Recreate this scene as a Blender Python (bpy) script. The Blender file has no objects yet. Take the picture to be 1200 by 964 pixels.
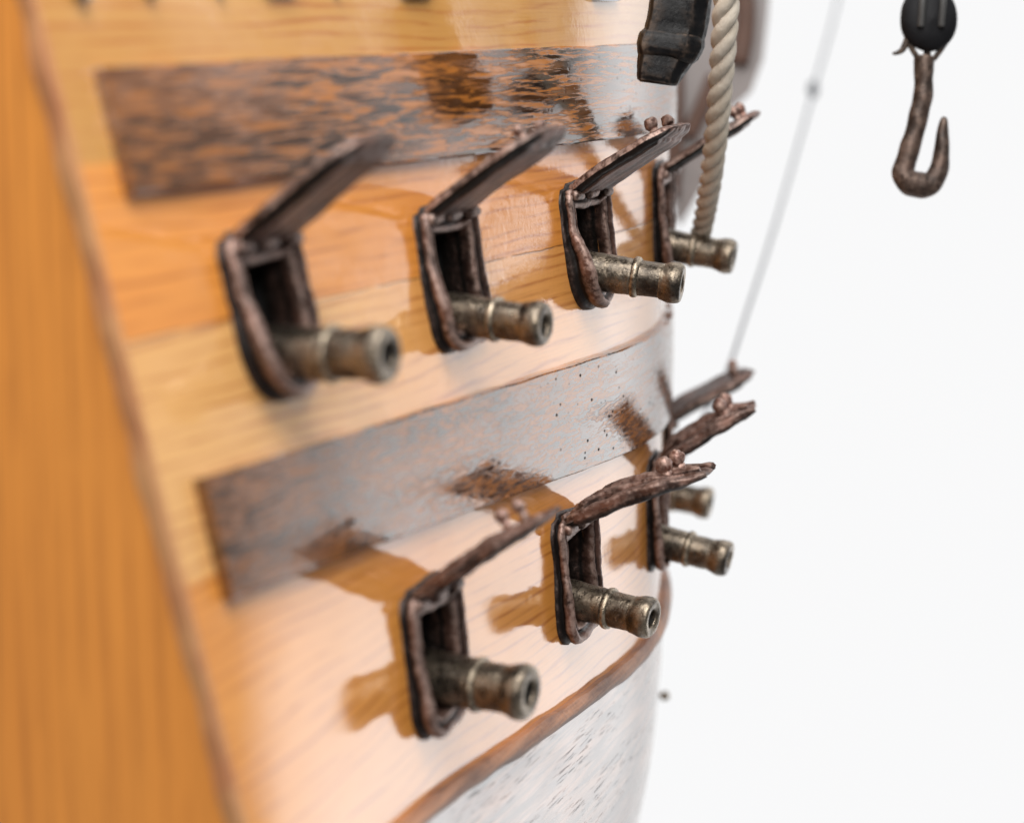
import bpy, math, random
from mathutils import Vector, Matrix, noise as mnoise

R = math.radians
random.seed(7)
scene = bpy.context.scene
col = scene.collection

# ---------------------------------------------------------------- camera
# one unit = the distance between two neighbouring gun ports; X outboard, Y towards the bow, Z up
F_PX, W_PX, H_PX = 2600.0, 1200.0, 964.0
PITCH = R(10.0759)
YAW = R(24.438)
head = Vector((-math.sin(YAW), math.cos(YAW), 0))
FW = head * math.cos(PITCH) + Vector((0, 0, -math.sin(PITCH)))
RT = Vector((math.cos(YAW), math.sin(YAW), 0))
UP = RT.cross(FW)
CAM = Vector((2.70279938, -4.54352034, 0.72252805))
cd = bpy.data.cameras.new('camera')
cam = bpy.data.objects.new('camera', cd)
col.objects.link(cam)
cam.matrix_world = Matrix((RT, UP, -FW)).transposed().to_4x4()
cam.location = CAM
cd.sensor_fit = 'HORIZONTAL'
cd.sensor_width = 36.0
cd.lens = 36.0 * F_PX / W_PX
cd.clip_start, cd.clip_end = 0.05, 500
cd.dof.use_dof = True
cd.dof.focus_distance = 6.95
cd.dof.aperture_fstop = 0.70
scene.camera = cam

# ---------------------------------------------------------------- world: white studio surround, brightest to the right front and above
world = bpy.data.worlds.new('World')
scene.world = world
world.use_nodes = True
wn, wl = world.node_tree.nodes, world.node_tree.links
wn.clear()


def wnode(t, **k):
    n = wn.new(t)
    for a, b in k.items():
        setattr(n, a, b)
    return n


def wmath(op, a, b=None, c=None):
    n = wnode('ShaderNodeMath', operation=op)
    for i, v in enumerate((a, b, c)):
        if v is None:
            continue
        if isinstance(v, (int, float)):
            n.inputs[i].default_value = v
        else:
            wl.new(v, n.inputs[i])
    return n.outputs[0]


def wmap(v, a, b, lo, hi):
    n = wnode('ShaderNodeMapRange', interpolation_type='SMOOTHSTEP')
    wl.new(v, n.inputs['Value'])
    for k, x in zip(('From Min', 'From Max', 'To Min', 'To Max'), (a, b, lo, hi)):
        n.inputs[k].default_value = x
    return n.outputs['Result']


tc = wnode('ShaderNodeTexCoord')
flat = wnode('ShaderNodeVectorMath', operation='MULTIPLY')
wl.new(tc.outputs['Generated'], flat.inputs[0])
flat.inputs[1].default_value = (1, 1, 0)
nrm = wnode('ShaderNodeVectorMath', operation='NORMALIZE')
wl.new(flat.outputs[0], nrm.inputs[0])


def wdot(v):
    n = wnode('ShaderNodeVectorMath', operation='DOT_PRODUCT')
    wl.new(nrm.outputs[0], n.inputs[0])
    n.inputs[1].default_value = v
    return n.outputs['Value']


def az(deg):                        # horizontal direction, degrees to the right of the camera heading
    a = R(deg)
    return head * math.cos(a) + Vector((math.cos(YAW), math.sin(YAW), 0)) * math.sin(a)


sep = wnode('ShaderNodeSeparateXYZ')
wl.new(tc.outputs['Generated'], sep.inputs[0])
ahead = wdot(az(0))
lobe = wmath('MULTIPLY', wmap(ahead, math.cos(R(20)), math.cos(R(43)), 0.0, 1.5), wmap(ahead, math.cos(R(55.8)), math.cos(R(49.5)), 0.0, 1.0))
lobe = wmath('MULTIPLY', lobe, wmap(wdot(az(90)), 0.0, 0.3, 0.0, 1.0))
fade = wmap(wmath('ABSOLUTE', sep.outputs['Z']), 0.35, 0.75, 1.0, 0.0)
lobe = wmath('MULTIPLY', lobe, fade)
front = wmap(wdot(az(0)), 0.57, 0.76, 0.24, 0.95)
top = wmap(sep.outputs['Z'], 0.35, 0.85, 0.0, 0.9)
tot = wmath('ADD', wmath('ADD', front, lobe), top)
bg = wnode('ShaderNodeBackground')
comb = wnode('ShaderNodeCombineColor')
for i, k in enumerate((1.0, 1.0, 1.005)):
    wl.new(wmath('MULTIPLY', tot, k), comb.inputs[i])
wl.new(comb.outputs[0], bg.inputs['Color'])
bg.inputs['Strength'].default_value = 1.0
wo = wnode('ShaderNodeOutputWorld')
wl.new(bg.outputs[0], wo.inputs['Surface'])

# ---------------------------------------------------------------- lamps
def area(name, loc, target, size, power, colour=(1, 1, 1)):
    ld = bpy.data.lights.new(name, 'AREA')
    ld.shape = 'DISK'
    ld.size, ld.energy, ld.color = size, power, colour
    o = bpy.data.objects.new(name, ld)
    col.objects.link(o)
    o.location = loc
    d = Vector(target) - Vector(loc)
    o.rotation_euler = d.to_track_quat('-Z', 'Y').to_euler()
    return o


area('softbox_lamp', (1.6, -1.2, 5.2), (0.2, 1.2, -0.3), 4.2, 400, (1.0, 0.98, 0.95))
area('fill_lamp', (7.0, -13.0, 7.0), (0.0, 1.5, -0.3), 4.5, 850, (1.0, 0.97, 0.93))  # unseen fill added behind the camera to brighten hull side and transom

scene.render.engine = 'CYCLES'
scene.cycles.use_denoising = True
scene.cycles.max_bounces = 8
scene.view_settings.view_transform = 'Standard'
scene.view_settings.look = 'None'
scene.view_settings.exposure = 0.0
scene.view_settings.gamma = 1.0
scene.view_settings.use_curve_mapping = False


# ---------------------------------------------------------------- material helpers
class M:
    def __init__(self, name):
        self.m = bpy.data.materials.new(name)
        self.m.use_nodes = True
        self.n = self.m.node_tree.nodes
        self.l = self.m.node_tree.links
        self.b = self.n['Principled BSDF']
        t = self.n.new('ShaderNodeTexCoord')
        self.co = t.outputs['Object']

    def put(self, sock, v):
        if hasattr(v, 'is_output'):
            self.l.new(v, sock)
        elif isinstance(v, (tuple, list)) and len(v) == 3 and len(sock.default_value) == 4:
            sock.default_value = (*v, 1)
        else:
            sock.default_value = v

    def set(self, **k):
        for a, v in k.items():
            self.put(self.b.inputs[a.replace('_', ' ')], v)

    def map(self, scale, loc=(0, 0, 0), rot=(0, 0, 0), src=None):
        n = self.n.new('ShaderNodeMapping')
        self.l.new(src or self.co, n.inputs[0])
        n.inputs['Location'].default_value = loc
        n.inputs['Rotation'].default_value = rot
        n.inputs['Scale'].default_value = scale
        return n.outputs[0]

    def noise(self, scale, detail=4, rough=0.55, vec=None, dist=0.0):
        n = self.n.new('ShaderNodeTexNoise')
        self.l.new(vec or self.co, n.inputs['Vector'])
        n.inputs['Scale'].default_value = scale
        n.inputs['Detail'].default_value = detail
        n.inputs['Roughness'].default_value = rough
        n.inputs['Distortion'].default_value = dist
        return n.outputs['Fac']

    def voro(self, scale, vec=None, feature='F1'):
        n = self.n.new('ShaderNodeTexVoronoi')
        n.feature = feature
        self.l.new(vec or self.co, n.inputs['Vector'])
        n.inputs['Scale'].default_value = scale
        return n.outputs['Distance']

    def math(self, op, a, b=None, c=None, clamp=False):
        n = self.n.new('ShaderNodeMath')
        n.operation = op
        n.use_clamp = clamp
        for i, v in enumerate((a, b, c)):
            if v is not None:
                self.put(n.inputs[i], v)
        return n.outputs[0]

    def mr(self, v, a, b, lo=0.0, hi=1.0, smooth=True):
        n = self.n.new('ShaderNodeMapRange')
        n.interpolation_type = 'SMOOTHSTEP' if smooth else 'LINEAR'
        self.l.new(v, n.inputs['Value'])
        for k, x in zip(('From Min', 'From Max', 'To Min', 'To Max'), (a, b, lo, hi)):
            n.inputs[k].default_value = x
        return n.outputs['Result']

    def mix(self, f, a, b, blend='MIX'):
        n = self.n.new('ShaderNodeMix')
        n.data_type = 'RGBA'
        n.blend_type = blend
        self.put(n.inputs[0], f)
        self.put(n.inputs[6], a)
        self.put(n.inputs[7], b)
        return n.outputs[2]

    def xyz(self, src=None):
        n = self.n.new('ShaderNodeSeparateXYZ')
        self.l.new(src or self.co, n.inputs[0])
        return n.outputs

    def bump(self, h, strength=0.3, dist=0.01, normal=None):
        n = self.n.new('ShaderNodeBump')
        self.l.new(h, n.inputs['Height'])
        n.inputs['Strength'].default_value = strength
        n.inputs['Distance'].default_value = dist
        if normal:
            self.l.new(normal, n.inputs['Normal'])
        return n.outputs[0]

    def pointiness(self):
        return self.n.new('ShaderNodeNewGeometry').outputs['Pointiness']

    def objrand(self):
        return self.n.new('ShaderNodeObjectInfo').outputs['Random']


def grain(m, per, wob_y=0.7, wob_z=3.0, amount=1.2, axis='Z', seed=0.0):
    """thin growth-ring lines running along Y (or Z), as a 0..1 mask"""
    x, y, z = m.xyz()
    along, across = (y, z) if axis == 'Z' else (z, x)
    if axis == 'Z':
        v = m.map((wob_z, wob_y, wob_z), (seed, seed, seed))
    else:
        v = m.map((wob_z, wob_z, wob_y), (seed, seed, seed))
    w = m.noise(1.0, 3, 0.5, v)
    p = m.math('ADD', m.math('DIVIDE', across, per), m.math('MULTIPLY', w, amount / per * 0.12))
    fr = m.math('FRACT', p)
    tri = m.math('ABSOLUTE', m.math('SUBTRACT', fr, 0.5))
    line = m.mr(tri, 0.24, 0.5)
    br = m.noise(1.0, 4, 0.6, m.map((3, 2.5, 22) if axis == 'Z' else (22, 3, 2.5), (seed + 3, 0, 0)))
    return m.math('MULTIPLY', line, m.mr(br, 0.35, 0.65))


def pine():
    m = M('varnished_pine')
    x, y, z = m.xyz()
    g = grain(m, 0.036)
    g2 = grain(m, 0.0125, 1.1, 5.0, 0.6, seed=5.0)
    fib = m.noise(1.0, 5, 0.65, m.map((20, 3.0, 95)))
    big = m.noise(1.0, 3, 0.5, m.map((1, 0.9, 3.2)))
    c = m.mix(big, (0.82, 0.345, 0.075), (0.72, 0.245, 0.038))
    # plank tints: upper strake ochre, below the seam paler straw, below the middle wale pinker
    c = m.mix(m.mr(z, 0.40, 0.42), c, m.mix(big, (0.60, 0.315, 0.085), (0.52, 0.235, 0.05)))
    seam_z = m.math('ADD', z, m.math('MULTIPLY', y, 0.004))
    low = m.mr(seam_z, 0.028, 0.034, 1.0, 0.0)
    c = m.mix(m.math('MULTIPLY', low, m.mr(y, 0.1, 1.0, 0.65, 0.22)), c, m.mix(big, (0.85, 0.56, 0.25), (0.78, 0.46, 0.17)))
    vlow = m.mr(z, -0.50, -0.48, 1.0, 0.0)
    c = m.mix(vlow, c, m.mix(big, (0.80, 0.35, 0.078), (0.73, 0.27, 0.046)))
    c = m.mix(m.math('MULTIPLY', g, 0.66), c, (0.36, 0.080, 0.008))
    c = m.mix(m.math('MULTIPLY', g2, 0.16), c, (0.42, 0.14, 0.025))
    c = m.mix(m.mr(fib, 0.52, 0.75, 0, 0.30), c, (0.36, 0.12, 0.024))
    sw = m.noise(9, 3, 0.5)
    seam = m.mr(m.math('ABSOLUTE', m.math('SUBTRACT', seam_z, m.math('ADD', 0.024, m.math('MULTIPLY', sw, 0.012)))), 0.0012, 0.004, 1.0, 0.0)
    brk = m.mr(m.noise(4.0, 3, 0.6), 0.36, 0.52)
    seam = m.math('MULTIPLY', seam, brk)
    c = m.mix(m.math('MULTIPLY', seam, 0.7), c, (0.08, 0.03, 0.012))
    # thin stains running along the grain
    st = m.mr(m.noise(1.0, 4, 0.6, m.map((2, 1.3, 9), (4, 1, 2))), 0.62, 0.74, 0, 0.30)
    c = m.mix(st, c, (0.42, 0.15, 0.03))
    fine = m.noise(1.0, 3, 0.7, m.map((60, 75, 40)))
    orange = m.noise(38, 3, 0.6)
    nb = m.bump(fib, 0.15, 0.004)
    sp = []
    for (cy, cz, ry, rz) in ((1.52, 0.05, 0.36, 0.17), (1.45, 0.74, 0.40, 0.11), (2.35, -0.16, 0.3, 0.1)):
        dy, dz = m.math('DIVIDE', m.math('SUBTRACT', y, cy), ry), m.math('DIVIDE', m.math('SUBTRACT', z, cz), rz)
        rr = m.math('SQRT', m.math('ADD', m.math('MULTIPLY', dy, dy), m.math('MULTIPLY', dz, dz)))
        rr = m.math('ADD', rr, m.math('MULTIPLY', m.math('SUBTRACT', m.noise(7, 4, 0.6), 0.5), 1.4))
        sp.append(m.mr(rr, 0.5, 1.1, 1.0, 0.0))
    patch = m.math('MAXIMUM', m.math('MAXIMUM', sp[0], sp[2]), m.mr(m.noise(5, 4, 0.6, m.map((1, .6, 1.4), (8, 3, 2))), 0.40, 0.70, 0.04, 0.32))
    hc = m.math('ADD', m.math('MULTIPLY', m.math('MULTIPLY', fine, patch), 1.0), m.math('MULTIPLY', orange, 0.06))
    hc = m.math('SUBTRACT', hc, m.math('MULTIPLY', seam, 0.4))
    cb = m.bump(hc, 0.5, 0.004)
    m.set(Base_Color=c, Roughness=0.55, Normal=nb, Coat_Weight=1.0, Coat_IOR=1.95, Coat_Normal=cb,
          Coat_Roughness=m.mr(m.noise(5, 3), 0.3, 0.7, 0.03, 0.09))
    m.set(Specular_IOR_Level=0.1)
    return m.m


def transom_wood():
    m = M('transom_wood')
    g = grain(m, 0.062, 0.35, 2.0, 1.0, axis='X', seed=2.0)
    g2 = grain(m, 0.03, 0.5, 2.5, 0.7, axis='X', seed=9.0)
    f = m.noise(1.0, 4, 0.6, m.map((40, 40, 2.0)))
    big = m.noise(1.0, 3, 0.5, m.map((2.5, 2.5, 0.5)))
    c = m.mix(big, (0.90, 0.345, 0.056), (0.78, 0.265, 0.036))
    c = m.mix(m.math('MULTIPLY', g, 0.40), c, (0.40, 0.11, 0.018))
    c = m.mix(m.math('MULTIPLY', g2, 0.35), c, (0.40, 0.125, 0.022))
    c = m.mix(m.mr(f, 0.5, 0.75, 0, 0.3), c, (0.38, 0.12, 0.022))
    m.set(Base_Color=c, Roughness=0.5, Normal=m.bump(f, 0.2, 0.004), Coat_Weight=0.4, Coat_Roughness=0.25)
    return m.m


def edge_wood():
    m = M('plank_end_wood')
    n = m.noise(1.0, 4, 0.6, m.map((8, 8, 5)))
    c = m.mix(m.mr(n, 0.4, 0.65), (0.52, 0.25, 0.10), (0.42, 0.165, 0.065))
    m.set(Base_Color=c, Roughness=0.6, Normal=m.bump(n, 0.4, 0.01))
    return m.m


def wale_wood(name, streak, tilt_deg, pores, bump, fleck, lift, thr):
    m = M(name)
    x, y, z = m.xyz()
    warp = m.noise(1.0, 3, 0.5, m.map((1.5, 1.5, 2.4), (3, 1, 5)))
    n1 = m.noise(1.0, 5, 0.62, m.map(streak, (0, 0, 0), (R(tilt_deg), 0, 0)), 0.5)
    n2 = m.noise(1.0, 5, 0.65, m.map((20, 5.5, 64), (2, 4, 6)), 0.6)
    long = m.noise(1.0, 4, 0.55, m.map((6, 1.6, 15), (7, 2, 1)), 0.8)
    fl = m.mr(m.math('ADD', m.math('MULTIPLY', n1, m.mr(warp, 0.35, 0.6, 0.15, 1)), m.math('MULTIPLY', n2, m.mr(warp, 0.6, 0.35, 0, 0.85))), thr - 0.015, thr + 0.095)
    aft = m.mr(y, -0.2, 0.8, 1.0, 0.0)
    dark = m.mix(m.math('MULTIPLY', aft, 0.75), (0.010, 0.005, 0.003), lift)
    c = m.mix(m.mr(long, 0.36, 0.66), dark, (0.15, 0.056, 0.018))
    c = m.mix(m.math('MULTIPLY', fl, m.math('SUBTRACT', fleck, m.math('MULTIPLY', aft, 0.3))), c, (0.44, 0.155, 0.030))
    po = m.voro(30, m.map((1, 0.62, 1)))
    sel = m.mr(m.noise(2.0, 2, 0.5), 0.40, 0.55)
    pore = m.math('MULTIPLY', m.mr(po, 0.10, 0.2, 1.0, 0.0), m.mr(y, 0.9, 1.6))
    pore = m.math('MULTIPLY', m.math('MULTIPLY', pore, sel), pores)
    c = m.mix(pore, c, (0.012, 0.007, 0.005))
    h = m.math('SUBTRACT', m.math('MULTIPLY', n2, 0.35), m.math('MULTIPLY', fl, 0.55))
    h = m.math('SUBTRACT', h, m.math('MULTIPLY', pore, 2.0))
    cb = m.bump(m.math('ADD', h, m.math('MULTIPLY', m.noise(60, 3), 0.15)), bump, 0.006)
    cw = m.math('SUBTRACT', 1.0, m.math('MAXIMUM', m.math('MULTIPLY', fl, 0.16), pore))
    m.set(Base_Color=c, Roughness=0.5, Specular_IOR_Level=0.0, Coat_Weight=cw, Coat_IOR=2.05, Coat_Normal=cb,
          Normal=m.bump(h, 0.25, 0.006), Coat_Roughness=m.mr(long, 0.3, 0.7, 0.015, 0.05))
    return m.m


def bottom_wood():
    m = M('dark_bottom_wood')
    x, y, z = m.xyz()
    n2 = m.noise(1.0, 4, 0.6, m.map((6, 2.5, 30), (0, 0, 0), (R(-4), 0, 0)), 0.4)
    blot = m.noise(1.0, 3, 0.5, m.map((3, 2.0, 6), (5, 2, 1)))
    c = m.mix(m.mr(n2, 0.35, 0.7), (0.12, 0.075, 0.06), (0.50, 0.27, 0.18))
    po = m.noise(1.0, 2, 0.5, m.map((12, 8, 150), (1, 8, 3), (R(-4), 0, 0)))
    sel = m.mr(m.noise(1.0, 3, 0.5, m.map((2, 1.6, 7), (9, 9, 4))), 0.44, 0.58)
    pore = m.math('MULTIPLY', m.mr(po, 0.61, 0.67), m.math('MULTIPLY', sel, 0.62))
    c = m.mix(pore, c, (0.012, 0.007, 0.006))
    h = m.math('SUBTRACT', m.math('MULTIPLY', n2, 0.4), m.math('MULTIPLY', pore, 1.5))
    cb = m.bump(h, 0.22, 0.006)
    cw = m.math('SUBTRACT', 1.0, pore)
    m.set(Base_Color=c, Roughness=0.45, Specular_IOR_Level=0.4, Coat_Weight=cw, Coat_IOR=1.95, Coat_Normal=cb,
          Coat_Roughness=m.mr(blot, 0.35, 0.65, 0.08, 0.2))
    return m.m


def strip_wood():
    m = M('brown_strip_wood')
    n2 = m.noise(1.0, 5, 0.65, m.map((10, 2.5, 60)))
    n3 = m.noise(45, 4, 0.6)
    c = m.mix(m.mr(n2, 0.3, 0.7), (0.15, 0.062, 0.032), (0.44, 0.20, 0.10))
    c = m.mix(m.mr(n3, 0.55, 0.75, 0, 0.5), c, (0.05, 0.02, 0.012))
    m.set(Base_Color=c, Roughness=0.5, Normal=m.bump(m.math('ADD', n2, m.math('MULTIPLY', n3, 0.6)), 0.6, 0.01), Coat_Weight=0.15, Coat_Roughness=0.3, Specular_IOR_Level=0.3)
    return m.m


def patina(name, dark, mid, light, metal=0.65, rough=0.42, gold=None, use_wear_shade=False):
    m = M(name)
    off = m.math('MULTIPLY', m.objrand(), 37.0)
    cv = m.n.new('ShaderNodeVectorMath')
    cv.operation = 'ADD'
    m.l.new(m.co, cv.inputs[0])
    m.l.new(off, cv.inputs[1])
    v = cv.outputs[0]
    n1 = m.noise(11, 5, 0.62, v)
    n2 = m.noise(55, 5, 0.65, v)
    n3 = m.noise(150, 3, 0.6, v)
    p = m.pointiness()
    wear_shade = m.math('MULTIPLY', m.mr(p, 0.505, 0.58), m.mr(n2, 0.35, 0.62))
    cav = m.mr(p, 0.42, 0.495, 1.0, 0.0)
    c = m.mix(m.mr(n1, 0.33, 0.68), dark, mid)
    c = m.mix(m.mr(n2, 0.56, 0.76, 0, 0.55), c, light)
    c = m.mix(m.mr(n3, 0.60, 0.75, 0, 0.35), c, dark)
    c = m.mix(m.math('MULTIPLY', wear_shade, 0.42 if use_wear_shade else 0.75), c, gold or light)
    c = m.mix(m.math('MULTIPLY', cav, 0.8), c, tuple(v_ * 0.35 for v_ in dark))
    if use_wear_shade:
        at_ = m.n.new('ShaderNodeAttribute')
        at_.attribute_name = 'wear_shade'
        keep = m.mr(at_.outputs['Fac'], 0.0, 0.35)
        wv = m.math('ADD', at_.outputs['Fac'], m.math('MULTIPLY', m.math('MULTIPLY', m.math('SUBTRACT', n2, 0.5), 1.1), keep), clamp=True)
        c = m.mix(m.mr(wv, 0.0, 0.55), (0.010, 0.0075, 0.0065), c)  # low values go near black: dark patina plus shade painted into recesses
        c = m.mix(m.mr(wv, 0.75, 1.0, 0, 0.45), c, light)
    h = m.math('ADD', m.math('MULTIPLY', n2, 0.8), m.math('MULTIPLY', n3, 0.35))
    m.set(Base_Color=c, Metallic=metal, Roughness=m.mr(n2, 0.3, 0.7, rough - 0.10, rough + 0.16),
          Normal=m.bump(h, 0.45, 0.006))
    return m.m


def plain(name, c1, c2, rough=0.6, sc=30, bump=0.4, metal=0.0, spec=None):
    m = M(name)
    n = m.noise(sc, 5, 0.62)
    m.set(Base_Color=m.mix(n, c1, c2), Roughness=rough, Metallic=metal, Normal=m.bump(n, bump, 0.008))
    if spec is not None:
        m.set(Specular_IOR_Level=spec)
    return m.m


PINE = pine()
TRANSOM = transom_wood()
EDGE = edge_wood()
WALE_A = wale_wood('dark_wale_streaked', (26, 5.5, 78), 10, 0.3, 0.06, 0.95, (0.090, 0.038, 0.016), 0.485)
WALE_B = wale_wood('dark_wale_speckled', (30, 15, 95), 52, 1.0, 0.07, 0.68, (0.040, 0.017, 0.008), 0.475)
BOTTOM = bottom_wood()
STRIP = strip_wood()
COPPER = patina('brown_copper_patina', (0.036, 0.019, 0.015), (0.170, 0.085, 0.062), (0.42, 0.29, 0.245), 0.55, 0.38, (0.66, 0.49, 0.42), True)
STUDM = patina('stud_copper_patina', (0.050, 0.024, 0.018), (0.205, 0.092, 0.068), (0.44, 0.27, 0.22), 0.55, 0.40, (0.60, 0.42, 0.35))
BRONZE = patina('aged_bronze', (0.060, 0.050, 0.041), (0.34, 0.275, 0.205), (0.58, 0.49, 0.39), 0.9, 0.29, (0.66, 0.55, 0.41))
BORE = plain('bore_black', (0.012, 0.010, 0.009), (0.03, 0.025, 0.02), 0.8)
LINING = plain('port_black', (0.006, 0.006, 0.007), (0.022, 0.020, 0.019), 0.85, 40, 0.6)
IRON_SPEC = 0.2
IRON = patina('black_iron', (0.0025, 0.0025, 0.003), (0.006, 0.0058, 0.0065), (0.017, 0.015, 0.014), 0.0, 0.40, (0.16, 0.11, 0.08))
IRON.node_tree.nodes['Principled BSDF'].inputs['Specular IOR Level'].default_value = IRON_SPEC
HOOKM = patina('brown_iron', (0.022, 0.015, 0.012), (0.105, 0.066, 0.050), (0.24, 0.17, 0.14), 0.55, 0.42, (0.42, 0.30, 0.24))
BLOCKM = plain('black_lacquer', (0.004, 0.004, 0.005), (0.009, 0.009, 0.011), 0.6, 25, 0.3, 0.0, 0.2)
THREAD = plain('grey_thread', (0.16, 0.17, 0.19), (0.24, 0.25, 0.27), 0.8)
GREYWOOD = plain('grey_varnished_wood', (0.30, 0.265, 0.26), (0.18, 0.155, 0.15), 0.4, 7, 0.2)
BROWNWOOD = plain('brown_rib_wood', (0.16, 0.085, 0.06), (0.09, 0.045, 0.03), 0.5, 9, 0.3)
LETTER = plain('letter_metal', (0.55, 0.56, 0.58), (0.35, 0.36, 0.38), 0.22, 20, 0.2, 1.0)


def rope_material():
    m = M('hemp_rope')
    n = m.noise(60, 5, 0.7)
    n2 = m.noise(8, 3)
    c = m.mix(n, (0.40, 0.35, 0.285), (0.64, 0.58, 0.50))
    c = m.mix(m.mr(m.pointiness(), 0.40, 0.5, 0.85, 0.0), c, (0.16, 0.085, 0.035))
    c = m.mix(m.mr(n2, 0.4, 0.7, 0, 0.3), c, (0.48, 0.39, 0.28))
    m.set(Base_Color=c, Roughness=0.85, Normal=m.bump(n, 0.5, 0.006))
    return m.m


ROPE = rope_material()


# ---------------------------------------------------------------- object helpers
def tag(o, label, cat, group=None, kind=None):
    o['label'] = label
    o['category'] = cat
    if group:
        o['group'] = group
    if kind:
        o['kind'] = kind
    return o


def empty(name, loc):
    o = bpy.data.objects.new(name, None)
    o.empty_display_size = 0.05
    o.location = loc
    col.objects.link(o)
    return o


def mesh_obj(name, verts, faces, mat, parent=None, origin=(0, 0, 0), smooth=True, sharp=None, label=None):
    """verts in world coordinates; the object sits at `origin`"""
    og = Vector(origin)
    me = bpy.data.meshes.new(name)
    me.from_pydata([tuple(Vector(v) - og) for v in verts], [], faces)
    me.update()
    import bmesh
    bm = bmesh.new()
    bm.from_mesh(me)
    bmesh.ops.recalc_face_normals(bm, faces=bm.faces)
    bm.to_mesh(me)
    bm.free()
    me.polygons.foreach_set('use_smooth', [smooth] * len(me.polygons))
    if sharp:
        me.set_sharp_from_angle(angle=R(sharp))
    me.materials.append(mat)
    o = bpy.data.objects.new(name, me)
    col.objects.link(o)
    if parent:
        o.parent = parent
        o.location = og - _wloc(parent)
    else:
        o.location = og
    if label:
        o['label'] = label
    return o


def wear_shade_attr(o, vals):
    a = o.data.attributes.new('wear_shade', 'FLOAT', 'POINT')
    a.data.foreach_set('value', vals)


def _wloc(o):
    v = Vector((0, 0, 0))
    while o:
        v += o.location
        o = o.parent
    return v


class MB:
    def __init__(self):
        self.v, self.f = [], []

    def add(self, v, f):
        b = len(self.v)
        self.v += [Vector(x) for x in v]
        self.f += [tuple(i + b for i in q) for q in f]

    def rings(self, rings, closed_ring=True, closed_path=False, caps=True):
        n = len(rings[0])
        v = [p for r in rings for p in r]
        f = []
        m = len(rings)
        for i in range(m if closed_path else m - 1):
            a, b = i * n, ((i + 1) % m) * n
            for j in range(n if closed_ring else n - 1):
                k = (j + 1) % n
                f.append((a + j, a + k, b + k, b + j))
        if caps and not closed_path and closed_ring:
            f.append(tuple(range(n - 1, -1, -1)))
            f.append(tuple((m - 1) * n + j for j in range(n)))
        self.add(v, f)

    def ball(self, c, r, seg=16, sq=(1, 1, 1), jit=0.0):
        v, f = [], []
        for i in range(seg // 2 + 1):
            t = math.pi * i / (seg // 2)
            for j in range(seg):
                p = 2 * math.pi * j / seg
                d = Vector((math.sin(t) * math.cos(p), math.sin(t) * math.sin(p), math.cos(t)))
                k = 1 + jit * mnoise.noise(d * 1.7 + Vector(c) * 9)
                v.append(Vector(c) + Vector((d.x * sq[0], d.y * sq[1], d.z * sq[2])) * r * k)
        for i in range(seg // 2):
            for j in range(seg):
                k = (j + 1) % seg
                f.append((i * seg + j, i * seg + k, (i + 1) * seg + k, (i + 1) * seg + j))
        self.add(v, f)

    def tube(self, pts, radii, seg=12, jit=0.0, jf=20.0, caps=True):
        pts = [Vector(p) for p in pts]
        rings = []
        prev = None
        for i, p in enumerate(pts):
            d = (pts[min(i + 1, len(pts) - 1)] - pts[max(i - 1, 0)]).normalized()
            if prev is None:
                prev = d.orthogonal().normalized()
            a = (prev - d * prev.dot(d)).normalized()
            prev = a
            b = d.cross(a)
            r = radii[i] if isinstance(radii, (list, tuple)) else radii
            ring = []
            for j in range(seg):
                t = 2 * math.pi * j / seg
                q = p + (a * math.cos(t) + b * math.sin(t)) * r
                if jit:
                    q = q + (q - p).normalized() * jit * mnoise.noise(q * jf)
                ring.append(q)
            rings.append(ring)
        self.rings(rings, caps=caps)

    def jitter(self, amp, freq, seed=0.0):
        s = Vector((seed, seed * 1.7, seed * 0.6))
        self.v = [p + mnoise.noise_vector(p * freq + s) * amp for p in self.v]

    def build(self, name, mat, parent=None, origin=(0, 0, 0), **k):
        return mesh_obj(name, self.v, self.f, mat, parent, origin, **k)


def spline(pts, n):
    pts = [Vector(p) for p in pts]
    out = []
    m = len(pts) - 1
    for k in range(n + 1):
        u = k / n * m
        i = min(int(u), m - 1)
        t = u - i
        p0, p1, p2, p3 = pts[max(i - 1, 0)], pts[i], pts[i + 1], pts[min(i + 2, m)]
        out.append(0.5 * (2 * p1 + (p2 - p0) * t + (2 * p0 - 5 * p1 + 4 * p2 - p3) * t * t + (3 * p1 - p0 - 3 * p2 + p3) * t ** 3))
    return out


# ---------------------------------------------------------------- hull surface
def cr(x, ks):
    xs = [k[0] for k in ks]
    ys = [k[1] for k in ks]
    if x <= xs[0]:
        return ys[0]
    if x >= xs[-1]:
        return ys[-1]
    i = max(j for j in range(len(xs)) if xs[j] <= x)
    h = xs[i + 1] - xs[i]
    t = (x - xs[i]) / h

    def sl(j):
        return 0 if j in (0, len(xs) - 1) else (ys[j + 1] - ys[j - 1]) / (xs[j + 1] - xs[j - 1])
    return (2 * t ** 3 - 3 * t * t + 1) * ys[i] + (t ** 3 - 2 * t * t + t) * h * sl(i) + (-2 * t ** 3 + 3 * t * t) * ys[i + 1] + (t ** 3 - t * t) * h * sl(i + 1)


TUMBLE = [(-.7, .27), (0, .24), (.6, .2), (1.6, .14), (2.6, .05), (3.2, 0), (5, -.05)]
BELLY = [(-.7, 0), (.6, .25), (5, .25)]
STERN = [(-.7, .0), (0, 0), (1.5, 0)]


def hx(Y, Z):
    x = -0.13 * max(0, Y - 2.0) ** 2
    x += (cr(Y, STERN) if Y < 0 else 0) - cr(Y, TUMBLE) * (Z + cr(Y, BELLY) * Z * Z)
    if Z < -1.6:
        x -= 0.167 * (Z + 1.6) ** 2
    return x


def S(Y, Z):
    return Vector((hx(Y, Z), Y, Z))


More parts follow.
